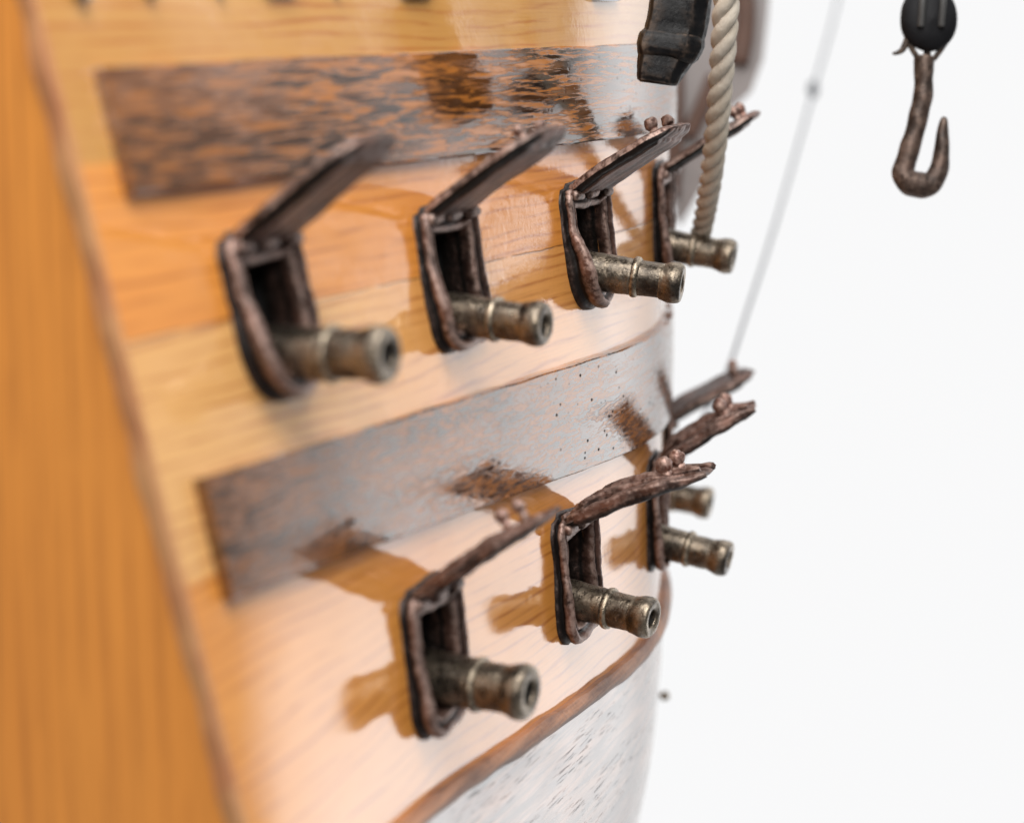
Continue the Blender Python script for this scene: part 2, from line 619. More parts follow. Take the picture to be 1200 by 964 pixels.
def frame_at(Y, Z):
    e = 0.02
    ty = (S(Y + e, Z) - S(Y - e, Z)).normalized()
    tz = (S(Y, Z + e) - S(Y, Z - e)).normalized()
    n = ty.cross(tz).normalized()
    if n.x < 0:
        n = -n
    return ty, tz, n


def on_hull(Y, Z, h):
    return S(Y, Z) + frame_at(Y, Z)[2] * h


STERN_Y, BOW_Y, CENTRE_X = -0.60, 5.1, -1.32

# gun ports: centre Y, centre Z, half width, half height (of the opening), bottom rounding, lid angle, lid length, seed
PORTS = [
    dict(Y=0.00, Z=0.015, round=0.105, bulge=0.9, lid=22, L=0.405, what='upper', seed=1),
    dict(Y=0.975, Z=0.005, round=0.055, lid=23, L=0.395, what='upper', seed=2),
    dict(Y=1.955, Z=0.000, round=0.120, bulge=1.15, lid=25, L=0.37, what='upper', seed=3),
    dict(Y=2.93, Z=0.005, round=0.09, lid=30, L=0.37, what='upper', seed=4),
    dict(Y=0.545, Z=-0.955, round=0.07, lid=27, L=0.39, what='lower', seed=5),
    dict(Y=1.635, Z=-0.985, round=0.05, lid=17, L=0.44, what='lower', seed=6),
    dict(Y=2.68, Z=-1.01, round=0.05, lid=30, L=0.37, what='lower', seed=7),
    dict(Y=3.62, Z=-1.02, round=0.05, lid=28, L=0.36, what='lower', seed=8),
]
OW, OH, BEAD = 0.113, 0.142, 0.044
for p in PORTS:
    p['Y'] += 0.010

ship = empty('model_ship', (0, 0, 0))
tag(ship, 'wooden model warship hull with dark wales and rows of open gun ports', 'model ship')


def gridlines(a, b, step, cuts):
    xs = set()
    n = max(1, int((b - a) / step))
    for i in range(n + 1):
        xs.add(round(a + (b - a) * i / n, 4))
    for c in cuts:
        xs = {x for x in xs if abs(x - c) > step * 0.35 or x in (round(a, 4), round(b, 4))}
        xs.add(round(c, 4))
    return sorted(xs)


ycuts = [c for p in PORTS for c in (p['Y'] - OW, p['Y'] + OW)]
Z_TOP, Z_STRIP = 1.25, -1.38


def strip_z(Y):      # centre line of the narrow strip above the dark bottom planking
    return -1.295 - 0.068 * Y + 0.004 * Y * Y


def planking():
    ys = gridlines(STERN_Y, BOW_Y, 0.045, sorted(set(ycuts)))
    zc = [c for p in PORTS for c in (p['Z'] - OH, p['Z'] + OH)]
    zs = gridlines(-1.62, Z_TOP, 0.04, sorted(set(zc)))
    idx, v, f = {}, [], []
    for i, y in enumerate(ys):
        for j, z in enumerate(zs):
            idx[i, j] = len(v)
            p = S(y, z)
            v.append(p)
    for i in range(len(ys) - 1):
        for j in range(len(zs) - 1):
            cy, cz = (ys[i] + ys[i + 1]) / 2, (zs[j] + zs[j + 1]) / 2
            if any(abs(cy - p['Y']) < OW - 0.001 and abs(cz - p['Z']) < OH - 0.001 for p in PORTS):
                continue
            if zs[j] < strip_z(cy) - 0.06:
                continue
            f.append((idx[i, j], idx[i + 1, j], idx[i + 1, j + 1], idx[i, j + 1]))
    # far side of the hull
    b = len(v)
    m = len(zs)
    for i, y in enumerate(ys):
        for j, z in enumerate(zs):
            p = S(y, z)
            v.append(Vector((2 * CENTRE_X - p.x, y, z)))
    for i in range(len(ys) - 1):
        for j in range(m - 1):
            f.append((b + i * m + j, b + i * m + j + 1, b + (i + 1) * m + j + 1, b + (i + 1) * m + j))
    return mesh_obj('side_planking', v, f, PINE, ship)


planking()


def bottom():
    v, f = [], []
    ny, nz = 90, 40
    for side in (0, 1):
        b = len(v)
        for i in range(ny + 1):
            y = STERN_Y + (BOW_Y - STERN_Y) * i / ny
            z0 = strip_z(y)
            for j in range(nz + 1):
                z = z0 + (-3.4 - z0) * j / nz
                p = S(y, z)
                if p.x < CENTRE_X:
                    p.x = CENTRE_X
                p.x += 0.004
                v.append(p if side == 0 else Vector((2 * CENTRE_X - p.x, p.y, p.z)))
        for i in range(ny):
            for j in range(nz):
                a = b + i * (nz + 1) + j
                f.append((a, a + 1, a + nz + 2, a + nz + 1))
    return mesh_obj('bottom_planking', v, f, BOTTOM, ship)


bottom()


def transom():
    v, f = [], []
    n, k = 60, 24
    for i in range(n + 1):
        z = -3.2 + (Z_TOP + 3.2) * i / n
        xr = hx(STERN_Y, z) - 0.03
        for j in range(k + 1):
            x = xr + (2 * CENTRE_X - 2 * xr) * j / k
            v.append(Vector((x, STERN_Y - 0.012, z)))
    for i in range(n):
        for j in range(k):
            a = i * (k + 1) + j
            f.append((a, a + 1, a + k + 2, a + k + 1))
    mesh_obj('transom', v, f, TRANSOM, ship, smooth=False)
    # rough end grain of the side planks along the transom's edge
    mb = MB()
    rings = []
    n = 140
    for i in range(n + 1):
        z = -3.0 + (Z_TOP + 3.0) * i / n
        x = hx(STERN_Y, z)
        w = 0.034 + 0.012 * mnoise.noise(Vector((z * 6, 3, 1)))
        t = 0.016 + 0.008 * mnoise.noise(Vector((z * 9, 7, 1)))
        rings.append([Vector((x + 0.002, STERN_Y + 0.01, z)), Vector((x + 0.003, STERN_Y - t, z)),
                      Vector((x - w, STERN_Y - t - 0.003, z)), Vector((x - w - 0.006, STERN_Y - 0.006, z)),
                      Vector((x - w, STERN_Y + 0.01, z))])
    mb.rings(rings)
    mb.build('plank_edge', EDGE, ship, sharp=40)


transom()


def band(name, zt, zb, thick, mat, y0, y1, ny=170, nz=10, edge=0.004, rough=0.004, seed=0.0, label=None):
    """a plank laid on the hull: bevelled edges, butt ends"""
    v, f, rings = [], [], []
    for i in range(ny + 1):
        t = i / ny
        y = y0 + (y1 - y0) * t
        a, b = zb(y), zt(y)
        wob = rough * mnoise.noise(Vector((y * 5, seed, 0)))
        wob2 = rough * mnoise.noise(Vector((y * 5, seed + 9, 0)))
        a += wob
        b += wob2
        ring = [on_hull(y, a, -0.01), on_hull(y, a, thick - edge)]
        for j in range(nz + 1):
            s = j / nz
            z = a + edge + (b - a - 2 * edge) * s
            ring.append(on_hull(y, z, thick + 0.003 * math.sin(math.pi * s)))
        ring += [on_hull(y, b, thick - edge), on_hull(y, b, -0.01)]
        rings.append(ring)
    mb = MB()
    mb.rings(rings)
    return mb.build(name, mat, ship, sharp=42, label=label)


band('wale', lambda y: 0.612 + 0.008 * y, lambda y: 0.332 - 0.002 * y, 0.028, WALE_A, -0.455, 4.9, seed=1, label='uppermost dark wale with streaky figure')
band('wale', lambda y: -0.296 - 0.026 * y, lambda y: -0.577 - 0.055 * y, 0.030, WALE_B, -0.465, 4.9, seed=2, label='middle dark wale with speckled grain')
band('trim_strip', lambda y: strip_z(y) + 0.024 + 0.002 * y, lambda y: strip_z(y) - 0.027, 0.036, STRIP, -0.58, 4.9, nz=6, edge=0.016, rough=0.010, seed=3, label='narrow brown strip below the lower gun ports')


# ---------------------------------------------------------------- gun ports
def port_frame(p):
    Y, Z = p['Y'], p['Z']
    sd = p['seed'] * 13.7
    w, h, r = OW + BEAD * 0.5, OH + BEAD * 0.5, p['round']
    path = []            # (a, b) along the middle of the bead, anticlockwise from the top left
    def seg(x0, y0, x1, y1, n):
        for i in range(n):
            t = i / n
            path.append((x0 + (x1 - x0) * t, y0 + (y1 - y0) * t))
    seg(-w, h, -w, -h + r, 26)
    for i in range(14):
        t = math.pi + math.pi / 2 * i / 14
        path.append((-w + r + r * math.cos(t), -h + r + r * math.sin(t)))
    seg(-w + r, -h, w - r, -h, 14)
    for i in range(14):
        t = 1.5 * math.pi + math.pi / 2 * i / 14
        path.append((w - r + r * math.cos(t), -h + r + r * math.sin(t)))
    seg(w, -h + r, w, h, 26)
    seg(w, h, -w, h, 18)
    # profile: o = outward across the bead, hgt above the hull
    b2 = BEAD / 2
    prof = [(b2 + .010, -.02), (b2 + .010, .006), (b2 + .004, .010), (b2 - .006, .013), (b2 - .006, .017), (b2 + .003, .021), (b2 + .007, .029), (b2 + .004, .038), (b2 - .005, .043), (b2 - .014, .041), (b2 - .019, .034),
            (-.004, .026), (-.010, .032), (-b2 + .006, .036), (-b2 - .002, .030), (-b2 - .003, .012), (-b2 - .001, -.012), (-b2 - .004, -.022), (-b2 - .006, -.07)]
    wear_shade = [0, .15, .1, 0, 0, .35, .75, .95, 1, .8, .4, 0, .6, 1, .9, .6, .0, .25, .0]  # high on worn crests; low for side patina and painted groove and jamb shade
    rings = []
    n = len(path)
    for i in range(n):
        a0, b0 = path[i - 1]
        a1, b1 = path[(i + 1) % n]
        ta, tb = a1 - a0, b1 - b0
        ln = math.hypot(ta, tb)
        na, nb = -tb / ln, ta / ln
        na, nb = -na, -nb
        # outward for an anticlockwise path
        topbar = 1.0 if path[i][1] > h - 0.001 and abs(path[i][0]) < w - 0.03 else 0.0
        q = Vector((path[i][0] * 6, path[i][1] * 6, sd))
        sw = 1 + 0.22 * mnoise.noise(q * 1.3)
        sh = 1 + 0.16 * mnoise.noise(q * 1.1 + Vector((5, 5, 5))) - 0.25 * topbar
        low = max(0.0, min(1.0, 0.5 - 1.25 * path[i][1] / h - (0.25 if p['round'] < .1 else 0.0)))
        side = max(0.0, min(1.0, (0.045 - path[i][0]) / 0.09))
        sh *= 1.0 + low * p.get('bulge', 0.45) * (0.12 + 0.88 * side)
        wx = 0.006 * mnoise.noise(Vector((path[i][1] * 7, sd, 2)))
        if topbar:
            sw *= 1.45
        ring = []
        for o, hh in prof:
            a = path[i][0] + na * o * sw + wx
            b = path[i][1] + nb * o * sw
            hgt = hh * sh if hh > 0 else hh
            ring.append(on_hull(Y + a, Z + b, hgt))
        rings.append(ring)
    mb = MB()
    mb.rings(rings, closed_ring=False, closed_path=True)
    ty, tz, nn = frame_at(Y, Z + h)
    # hinge lugs on the top bar
    for a, l in ((-w + 0.020, 0.06), (w - 0.020, 0.06), (0.0, 0.07)):
        c = on_hull(Y + a, Z + h + 0.004, 0.045)
        mb.tube([c - ty * l / 2, c - ty * l / 3, c + ty * l / 3, c + ty * l / 2], [0.013, 0.016, 0.016, 0.013], 12, 0.003, 30)
    mb.jitter(0.0045, 16, sd)
    mb.jitter(0.0022, 55, sd + 3)
    org = on_hull(Y, Z, 0.0)
    fr = mb.build('gun_port', COPPER, ship, org)
    nring = n * len(prof)
    wear_shade_attr(fr, [wear_shade[i % len(prof)] if i < nring else 0.45 for i in range(len(mb.v))])
    return fr, org


def port_lining(p, parent, org):
    Y, Z = p['Y'], p['Z']
    a, b, d = OW + 0.01, OH + 0.01, -0.42
    cs = [(-a, -b), (a, -b), (a, b), (-a, b)]
    v = [on_hull(Y + x, Z + y, -0.012) for x, y in cs] + [on_hull(Y + x, Z + y, d) for x, y in cs]
    f = [(i, (i + 1) % 4, 4 + (i + 1) % 4, 4 + i) for i in range(4)] + [(4, 5, 6, 7)]
    mesh_obj('port_lining', v, f, LINING, parent, org, smooth=False)


def port_lid(p, parent):
    Y, Z = p['Y'], p['Z']
    sd = p['seed'] * 7.3
    lower = p['what'] == 'lower' and p['seed'] != 8
    h = OH + BEAD
    ty, tz, nn = frame_at(Y, Z + h)
    hinge = on_hull(Y, Z + h + 0.004, 0.042)
    al = R(p['lid'])
    u_l = nn * math.cos(al) + tz * math.sin(al)
    u_n = -nn * math.sin(al) + tz * math.cos(al)
    L, hw = p['L'], 0.140
    nl, nu = 44, 44
    mb = MB()
    nrod = 0
    rod_wear_shade = []
    top, bot = [], []
    for i in range(nl + 1):
        l = i / nl
        tip = max(0.0, (l - 0.72) / 0.28)
        rt_, rb_ = [], []
        for j in range(nu + 1):
            u = -1 + 2 * j / nu
            wv = hw * (1 - 0.30 * tip ** 1.8) + 0.006 * mnoise.noise(Vector((l * 4, sd, u)))
            rod = abs(math.sin((u + 1) * math.pi * 2.0 + 0.25 * mnoise.noise(Vector((l * 5, sd, 4)))))
            edge = math.sqrt(max(0, 1 - abs(u) ** (7 if lower else 11)))
            tp = 0.010 + 0.006 * rod + (0.006 if lower else 0.003) * mnoise.noise(Vector((u * 6, l * 7, sd)))
            if not lower:
                rim = max(0, (abs(u) - 0.78) / 0.22, (l - 0.86) / 0.14)
                tp = 0.018 + 0.005 * min(1, rim * 2.5) + 0.002 * rod
            tp *= (1 - 0.55 * tip ** 2)
            bp = ((0.014 if lower else 0.014) + 0.004 * rod) * (1 - 0.5 * tip ** 2)
            if abs(u) < 0.80 and not lower and l < 0.86:
                bp += 0.006
            end = min(1.0, (1 - l) * nl / 2.0 + 0.25) * min(1.0, l * nl / 2.0 + 0.55)
            warp = 0.012 * math.sin(l * 2.6) * (1 if lower else 0.5) + 0.006 * mnoise.noise(Vector((l * 3, u * 2, sd + 8)))
            ln = L * l - (0.030 * abs(u) ** 3 * (1 if not lower else 1.2) + 0.012 * mnoise.noise(Vector((u * 5, sd, 1)))) * l
            c = hinge + u_l * ln + ty * (u * wv)
            rt_.append(c + u_n * (warp + tp * edge * end))
            rb_.append(c + u_n * (warp - bp * edge * end))
        top.append(rt_)
        bot.append(rb_)
    rings = [top[i] + bot[i][::-1] for i in range(nl + 1)]
    mb.rings(rings)
    if lower:        # the lid is cast as a bundle of rounded bars lying side by side
        b0 = len(mb.v)
        for q, (uu, rad, ln_, up_) in enumerate(((-0.84, .0225, 1.0, -.004), (-0.50, .0235, .84, .018), (-0.08, .026, .92, .024), (0.36, .0245, .80, .026), (0.80, .024, .95, .006))):
            pts, rr = [], []
            for i in range(31):
                l = i / 30
                lt = l * ln_
                wob = 0.007 * mnoise.noise(Vector((l * 5, sd + q, 1)))
                squeeze = 1 - 0.35 * max(0, (lt - .65) / .35) ** 1.6
                warp = (0.004 if p['seed'] == 5 else 0.014) * math.sin(lt * 2.8) + 0.006 * mnoise.noise(Vector((l * 4, sd, q + 3)))
                pts.append(hinge + u_l * (L * lt * 1.02 + 0.004) + ty * (uu * hw * squeeze + wob) + u_n * (warp + up_ * (0.5 if p['seed'] == 5 else 1.0) * math.sin(min(1, l * 3) * math.pi / 2) * (1 - .6 * l) + 0.004))
                rr.append(rad * (0.80 if p['seed'] == 5 else 1.0) * (0.80 + 0.25 * math.sin(min(1, l * 4) * math.pi / 2)) * (1 - 0.62 * max(0, (l - .6) / .4) ** 1.5) * (1 + 0.10 * mnoise.noise(Vector((l * 9, q, sd)))))
            v0 = len(mb.v)
            mb.tube(pts, rr, 20, 0.004, 26)
            for i in range(31):
                for j in range(20):
                    k_ = v0 + i * 20 + j
                    rel = mb.v[k_] - pts[i]
                    ang = math.atan2(rel.dot(u_n), rel.dot(ty))
                    mb.v[k_] = pts[i] + rel * (1 + 0.09 * math.sin(ang * 6 + q * 2 + 3 * mnoise.noise(Vector((i * .13, q, sd)))))
                    dd = rel.normalized().dot(u_n)
                    rod_wear_shade.append(min(0.95, max(0.05, 0.55 + 0.40 * dd - (0.35 if (q > 0 and rel.dot(ty) < 0 and dd < .45) else 0))))  # worn tops; undersides and gaps between bars darkened as painted shade
        nrod = len(mb.v) - b0
    # hinge roll
    mb.tube([hinge + ty * (hw * s * 0.9) for s in (-1, -.6, -.2, .2, .6, 1)], [0.017, 0.021, 0.018, 0.021, 0.019, 0.015], 12, 0.004, 25)
    mb.jitter(0.0035 if lower else 0.0022, 18, sd)
    mb.jitter(0.0022 if lower else 0.0006, 60, sd + 1)
    lid = mb.build('lid', COPPER, parent, hinge, sharp=60)
    m2 = 2 * (nu + 1)
    vals = []
    for i in range(len(mb.v)):
        if i >= (nl + 1) * m2 + nrod:
            vals.append(0.4)
        elif i >= (nl + 1) * m2:
            vals.append(rod_wear_shade[i - (nl + 1) * m2])
        else:
            j = i % m2
            if j <= nu:
                u = abs(-1 + 2 * j / nu)
                vals.append((0.75 if lower else 0.58) if u < 0.95 else 0.38)
            else:
                u = abs(-1 + 2 * (j - nu - 1) / nu)
                vals.append((0.5 if lower else 0.8) if u < 0.8 else 0.05)  # underside rim painted dark, as if in shade
    wear_shade_attr(lid, vals)
    # two lifting studs near the outer end (kept in the lid's own mesh would hide them: they are separate castings)
    for s in ((-0.45, 0.42) if p['seed'] != 1 else ()):
        q = hinge + u_l * (L * ((0.76 if lower else 0.82) + 0.03 * s)) + ty * (hw * s * (0.8 if lower else 1)) + u_n * (0.018 if lower else 0)
        st = MB()
        rr = {2: 0.017, 5: 0.019}.get(p['seed'], 0.026 if lower else 0.021)
        st.tube([q, q + u_n * 0.02, q + u_n * 0.034], [rr * 0.75, rr * 0.6, rr * 0.7], 12, 0.002)
        st.ball(q + u_n * (0.040 + rr * 0.55), rr, 16, jit=0.25)
        st.jitter(0.003, 30, sd + s)
        lid_stud.append((st, q))
    return lid


lid_stud = []
for p in PORTS:
    fr, org = port_frame(p)
    port_lining(p, fr, org)
    lid_stud.clear()
    lid = port_lid(p, fr)
    big = MB()
    for st, q in lid_stud:
        st.build('stud', STUDM, fr, q)


# ---------------------------------------------------------------- cannons
def cannon(muzzle, yaw, droop, vis, label, fat, seed, back=0.20):
    """muzzle: centre of the muzzle face; yaw towards the bow, droop below level (degrees)"""
    y, d = R(yaw), R(droop)
    ax = Vector((math.cos(y) * math.cos(d), math.sin(y) * math.cos(d), -math.sin(d)))
    e1 = Vector((0, 0, 1)).cross(ax).normalized()
    e2 = ax.cross(e1)
    mz = Vector(muzzle)
    base = mz - ax * vis
    root = empty('cannon', base)
    tag(root, label, 'cannon', 'bronze cannons run out of the gun ports')
    seg = 40

    def lathe(prof, sd, amp=0.0022):
        mb = MB()
        rings = []
        for t, r in prof:
            c = mz + ax * t
            ring = []
            for k in range(seg):
                a = 2 * math.pi * k / seg
                dd = e1 * math.cos(a) + e2 * math.sin(a)
                q = c + dd * r * fat
                q = q + dd * (amp * mnoise.noise(q * 18 + Vector((sd, 0, 0))) + amp * 0.6 * mnoise.noise(q * 50 + Vector((0, sd, 0))))
                ring.append(q)
            rings.append(ring)
        mb.rings(rings)
        return mb

    def smooth_prof(ks, n):
        return [tuple(v)[:2] for v in spline([(a, b, 0) for a, b in ks], n)]
    ring_t = -0.150
    bar = [(-vis - back, 0.060), (-vis, 0.0600), (ring_t - 0.05, 0.0575), (ring_t - 0.012, 0.0565)]
    prof = []
    for (a, ra), (b, rb) in zip(bar[:-1], bar[1:]):
        for i in range(8):
            prof.append((a + (b - a) * i / 8, ra + (rb - ra) * i / 8))
    for i in range(13):
        t = ring_t - 0.012 + (0.150 - 0.062 + 0.012) * i / 12
        prof.append((t, 0.0555 - 0.0020 * i / 12))
    lathe(prof, seed).build('barrel', BRONZE, root, base, sharp=50)
    rg = [(ring_t - 0.013, 0.052), (ring_t - 0.012, 0.0585), (ring_t - 0.007, 0.0625), (ring_t, 0.0635), (ring_t + 0.007, 0.0620), (ring_t + 0.012, 0.0575), (ring_t + 0.013, 0.052)]
    lathe(rg, seed + 2).build('barrel_ring', BRONZE, root, base, sharp=70)
    mzp = smooth_prof([(-0.072, 0.048), (-0.069, 0.0545), (-0.060, 0.0560), (-0.052, 0.0585), (-0.040, 0.0622), (-0.024, 0.0632), (-0.010, 0.0605), (-0.002, 0.0555), (0.0, 0.0470), (-0.001, 0.0385), (-0.004, 0.0305), (-0.014, 0.0270), (-0.040, 0.0268)], 52)
    mb = MB()
    rings = []
    for t, r in mzp:
        c = mz + ax * t
        ring = []
        for k in range(seg):
            a = 2 * math.pi * k / seg
            dd = e1 * math.cos(a) + e2 * math.sin(a)
            q = c + dd * r * fat
            wob = 0.0030 * mnoise.noise(q * 20 + Vector((seed, 4, 0))) + 0.0016 * mnoise.noise(q * 60)
            ring.append(q + dd * wob + ax * (0.4 * wob))
        rings.append(ring)
    mb.rings(rings, caps=False)
    mb.build('muzzle', BRONZE, root, base, sharp=75)
    bp = [(-0.008, 0.0282), (-0.04, 0.0262), (-0.13, 0.0260), (-0.131, 0.002)]
    mb = MB()
    mb.rings([[mz + ax * t + (e1 * math.cos(2 * math.pi * k / 24) + e2 * math.sin(2 * math.pi * k / 24)) * r for k in range(24)] for t, r in bp], caps=False)
    mb.f.append(tuple(3 * 24 + k for k in range(24)))
    mb.build('bore', BORE, root, base)


GUNS = [
    ((0.325, 0.000, -0.054), 0, -2.5, 0.32, 'bronze cannon in the upper row port nearest the flat orange stern, strongly blurred', 1.12),
    ((0.304, 0.960, -0.105), 0, 3, 0.29, 'bronze cannon in the upper row, second from the stern, with bright glints and dark bore', 1.0),
    ((0.329, 1.975, -0.102), 12, 7, 0.33, 'sharp bronze cannon in the upper row port whose frame curves round at the bottom', 1.03),
    ((0.165, 2.960, -0.121), 10, 9, 0.29, 'slightly blurred bronze cannon in front of the lower end of the rope', 1.0),
    ((0.420, 0.600, -1.031), 0, 2, 0.28, 'bronze cannon in the lower row port nearest the stern, above the brown strip', 1.2),
    ((0.378, 1.620, -1.090), -3, 6, 0.28, 'sharp bronze cannon in the lower row with a rough open bore, above the brown strip', 1.02),
    ((0.254, 2.700, -1.159), 5, 10, 0.30, 'bronze cannon in the lower row at the hull edge with rounded muzzle against white', 1.02),
    ((-0.11, 3.54, -1.162), 8, 9, 0.30, 'farthest bronze cannon, only its muzzle showing under the lower lids', 1.0),
]
for i, g in enumerate(GUNS):
    cannon(*g, seed=i * 5.1)


# ---------------------------------------------------------------- points given as picture place + distance, turned into real positions
def at(px, py, D):
    return CAM + (FW + RT * ((px - W_PX / 2) / F_PX) + UP * ((H_PX / 2 - py) / F_PX)) * D


# rope hanging beside the anchor
def rope(name, pts, rad, pitch, n, mat, strands=3):
    path = spline(pts, n)
    mb = MB()
    s = [0.0]
    for a, b in zip(path[:-1], path[1:]):
        s.append(s[-1] + (b - a).length)
    for k in range(strands):
        hp, rr = [], []
        for i, p in enumerate(path):
            d = (path[min(i + 1, n)] - path[max(i - 1, 0)]).normalized()
            a = (Vector((1, 0, 0)) - d * d.x).normalized()
            b = d.cross(a)
            t = 2 * math.pi * (s[i] / pitch + k / strands)
            r = rad(i / n)
            hp.append(p + (a * math.cos(t) + b * math.sin(t)) * r * 0.50)
            rr.append(r * 0.56)
        mb.tube(hp, rr, 10, 0.0025, 45)
    return mb.build(name, mat, None, path[n // 2])


rp = rope('rope', [at(853, -120, 7.15), at(851, 0, 7.2), at(845, 90, 7.32), at(838, 170, 7.5), at(829, 235, 7.75), at(816, 300, 8.15)],
          lambda t: 0.045 - 0.010 * t, 0.215, 220, ROPE)
tag(rp, 'beige twisted rope hanging beside the black anchor stock down to a cannon', 'rope')


# anchor stock end
def anchor():
    D = 6.75
    root_p = at(796, 0, D)
    anchor_o = empty('anchor', root_p)
    tag(anchor_o, 'black iron anchor stock end with a raised band hanging at the top edge', 'anchor')
    k = D / F_PX

    def section(cx, cy, wl, wr, dep, ch, tilt=0.0):
        c = at(cx, cy, D)
        pts = [(-wl, -dep * .75), (-wl + ch * .4, -dep), (wr * .35, -dep), (wr * .85, -dep * .55), (wr, -dep * .1), (wr * .95, dep * .8), (wr * .6, dep), (-wl * .8, dep), (-wl, dep * .7)]
        return [c + RT * (x * k) + head * (y * k) + UP * (-tilt * x * k) for x, y in pts]

    def refine(secs, n):
        out = []
        for a, b in zip(secs[:-1], secs[1:]):
            for i in range(n):
                t = i / n
                out.append([p.lerp(q, t) for p, q in zip(a, b)])
        out.append(secs[-1])
        fine = []
        for r in out:
            rr = []
            m = len(r)
            for j in range(m):
                for q in range(4):
                    rr.append(r[j].lerp(r[(j + 1) % m], q / 4))
            fine.append(rr)
        return fine
    bar = [section(806, -90, 37, 37, 27, 8), section(800, -20, 36, 37, 27, 8), section(795, 25, 36, 35, 26, 8, .1), section(791, 44, 36, 34, 26, 8, .12)]
    mb = MB()
    mb.rings(refine(bar, 7))
    mb.jitter(0.004, 14, 2)
    mb.jitter(0.002, 45, 5)
    mb.build('stock', IRON, anchor_o, root_p, sharp=32)
    bandp = [section(791, 39, 36, 34, 27, 9, .15), section(790, 44, 40, 36, 30, 9, .16), section(789, 50, 41, 37, 31, 9, .17), section(787, 58, 40, 36, 31, 9, .18), section(785, 65, 37, 33, 28, 9, .18), section(783, 69, 34, 30, 24, 9, .18)]
    mb = MB()
    mb.rings(refine(bandp, 3))
    mb.jitter(0.004, 14, 8)
    mb.jitter(0.002, 45, 9)
    mb.build('stock_band', IRON, anchor_o, root_p, sharp=45)
    tip = [section(784, 62, 34, 31, 25, 8, .18), section(779, 78, 31, 27, 25, 8, .17), section(774, 90, 27, 25, 24, 8, .14), section(772, 96, 25, 24, 22, 8, .12), section(772, 98.5, 22, 21, 18, 7, .12)]
    mb = MB()
    mb.rings(refine(tip, 5))
    mb.jitter(0.004, 16, 12)
    mb.jitter(0.002, 45, 15)
    mb.build('stock_end', IRON, anchor_o, root_p, sharp=38)


anchor()


# tackle block with hook
def tackle():
    D = 7.75
    k = D / F_PX
    c = at(1089, 22, D)
    root = empty('tackle_hook', c)
    tag(root, 'brown iron hook hanging from a round black tackle block at the right', 'tackle hook')
    mb = MB()
    n, m = 40, 24
    rings = []
    for i in range(m + 1):
        t = -1 + 2 * i / m
        r = 35 * k * (max(0.0, 1 - abs(t) ** 2.6)) ** 0.5
        ring = []
        for j in range(n):
            a = 2 * math.pi * j / n
            rr = r * (1 + 0.07 * math.cos(2 * a) * 0 - 0.10 * max(0, math.cos(a * 1)) ** 6 * (1 - abs(t)))
            ring.append(c + RT * (math.cos(a) * rr * 0.98) + UP * (math.sin(a) * rr * 1.12) + head * (t * 20 * k))
        rings.append(ring)
    mb.rings(rings)
    mb.jitter(0.004, 12, 4)
    mb.build('block', BLOCKM, root, c, sharp=50)
    mb = MB()
    for dx in (-7, 17):      # strop grooves on the cheek
        mb.tube(spline([at(1089 + dx, -16, D - 0.062), at(1089 + dx - 1, 6, D - 0.070), at(1088 + dx - 2, 32, D - 0.058)], 12), 4.2 * k, 10)
    mb.build('strop', plain('strop_grey', (0.06, 0.058, 0.056), (0.035, 0.035, 0.035), 0.6), root, c)
    mb = MB()                # wire loop from block to hook eye with its loose end
    mb.tube(spline([at(1062, 40, D), at(1068, 56, D), at(1078, 70, D), at(1090, 72, D), at(1100, 62, D), at(1112, 44, D)], 30), 3.4 * k, 8)
    mb.tube(spline([at(1064, 46, D), at(1058, 58, D), at(1052, 62, D), at(1046, 63, D)], 12), [5 * k - 0.28 * k * i for i in range(13)], 8)
    mb.tube([at(1086, 50, D), at(1087, 74, D)], 4.5 * k, 8)
    mb.build('wire_loop', IRON, root, c)
    path = spline([at(1084, 66, D), at(1083, 78, D), at(1082, 104, D), at(1079, 124, D), at(1072, 154, D), at(1064, 182, D), at(1059, 202, D), at(1066, 214, D),
                   at(1080, 218, D), at(1091, 215, D), at(1100, 200, D), at(1103, 178, D), at(1104, 158, D), at(1107, 137, D)], 90)
    ra = []
    for i in range(91):
        t = i / 90
        r = 11.5 + 2 * t if t < .4 else (12.3 + 3.2 * math.sin((t - .4) / .35 * math.pi) if t < .75 else 11.0 * (1 - (t - .75) / .25) ** .55 + 1.5)
        ra.append(max(1.2, r * (1 + .08 * mnoise.noise(Vector((t * 14, 0, 3))))) * k)
    mb = MB()
    mb.tube(path, ra, 20, 0.004, 14)
    mb.jitter(0.0035, 20, 6)
    mb.build('hook', HOOKM, root, c)
    fall = rope('rope', [at(1086, -130, D + .05), at(1078, -40, D + .05), at(1072, -5, D + .04), at(1076, 10, D + .03)], lambda t: 0.030, 0.16, 60, ROPE)
    tag(fall, 'short end of beige rope on top of the round black tackle block', 'rope')


tackle()


# thin stay line with a knot, far behind
def stay():
    mb = MB()
    pts = spline([at(1000, -120, 14), at(984, -10, 13.4), at(955, 100, 12.4), at(910, 258, 11.2), at(874, 370, 10.4), at(850, 440, 9.9), at(815, 505, 9.6), at(760, 610, 9.3)], 60)
    mb.tube(pts, 0.0085, 8)
    mb.ball(at(953, 105, 12.4), 0.030, 12, sq=(1, 1, 1.7), jit=0.3)
    o = mb.build('rigging_line', THREAD, None, at(910, 258, 11.2))
    tag(o, 'thin blurred grey rigging line with a knot slanting across the white background', 'rigging line')


stay()


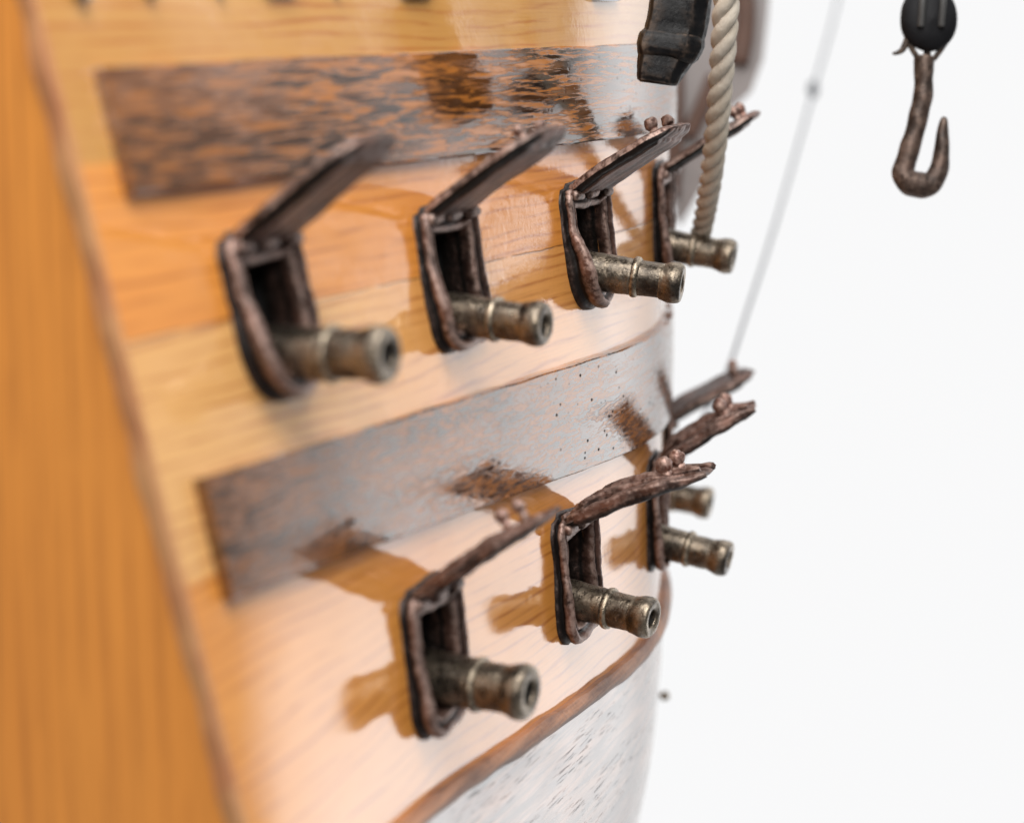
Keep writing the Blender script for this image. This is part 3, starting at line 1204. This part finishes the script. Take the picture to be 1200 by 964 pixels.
# cathead: bracket on the far bow, behind the rope
def cathead():
    D = 11.0
    out = [(786, 60), (800, -60), (905, -60), (900, 20), (894, 70), (880, 108), (858, 128), (846, 165), (826, 215), (797, 265), (790, 225), (786, 150)]
    front = [at(x, y, D) for x, y in out]
    backp = [q + head * 0.35 for q in front]
    n = len(out)
    v = front + backp
    f = [tuple(range(n)), tuple(range(2 * n - 1, n - 1, -1))] + [(i, (i + 1) % n, n + (i + 1) % n, n + i) for i in range(n)]
    o = mesh_obj('cathead', v, f, GREYWOOD, ship, at(840, 60, D), smooth=False)
    for pts, r in (([(790, 70), (791, 150), (786, 230)], 11), ([(868, -50), (874, 20), (866, 75)], 12), ([(838, 90), (822, 128), (806, 160)], 10)):
        mb = MB()
        mb.tube(spline([at(x, y, D - 0.03) for x, y in pts], 14), r * D / F_PX, 10)
        mb.build('bracket', BROWNWOOD, o, at(*pts[1], D - 0.03))


cathead()

# small brass eyelet low on the far bow
eb = MB()
eb.ball(at(779, 815, 9.2), 0.020, 12, jit=0.3)
eb.tube([at(779, 815, 9.2), at(766, 812, 9.2)], 0.008, 8)
eb.build('eyelet', BRONZE, ship, at(779, 815, 9.2))


# feet of the raised metal letters on the upper strake
def letter(strokes, w=0.022):
    mb = MB()
    for (y0, z0), (y1, z1) in strokes:
        dy, dz = y1 - y0, z1 - z0
        ln = math.hypot(dy, dz)
        py, pz = -dz / ln * w / 2, dy / ln * w / 2
        rings = []
        for i in range(9):
            t = i / 8
            y, z = y0 + dy * t, z0 + dz * t
            s = 1.0 if 0 < i < 8 else 0.7
            rings.append([on_hull(y + py * s, z + pz * s, -0.003), on_hull(y + py * s, z + pz * s, 0.020), on_hull(y + py * s * .4, z + pz * s * .4, 0.027),
                          on_hull(y - py * s * .4, z - pz * s * .4, 0.027), on_hull(y - py * s, z - pz * s, 0.020), on_hull(y - py * s, z - pz * s, -0.003)])
        mb.rings(rings)
    y0 = strokes[0][0][0]
    mb.build('letter', LETTER, ship, on_hull(y0, strokes[0][0][1], 0), sharp=35)


zb = 0.775
letter([((-0.43, zb - .02), (-0.50, zb + .2))], 0.05)
letter([((-0.17, zb - .01), (-0.24, zb + .2)), ((-0.17, zb - .01), (-0.10, zb + .2))])
letter([((0.13, zb), (0.13, zb + .2))], 0.03)
letter([((0.30, zb + .05), (0.35, zb + .01)), ((0.35, zb + .01), (0.45, zb + .01)), ((0.45, zb + .01), (0.50, zb + .05)), ((0.30, zb + .05), (0.30, zb + .18))])
letter([((0.67, zb + .01), (0.67, zb + .2)), ((0.60, zb + .2), (0.74, zb + .2))], 0.03)
letter([((0.98, zb + .05), (1.03, zb + .008)), ((1.03, zb + .008), (1.15, zb + .008)), ((1.15, zb + .008), (1.20, zb + .05)), ((0.98, zb + .05), (0.98, zb + .18))])
letter([((2.22, zb + .008), (2.42, zb + .008)), ((2.22, zb + .008), (2.22, zb + .2))])
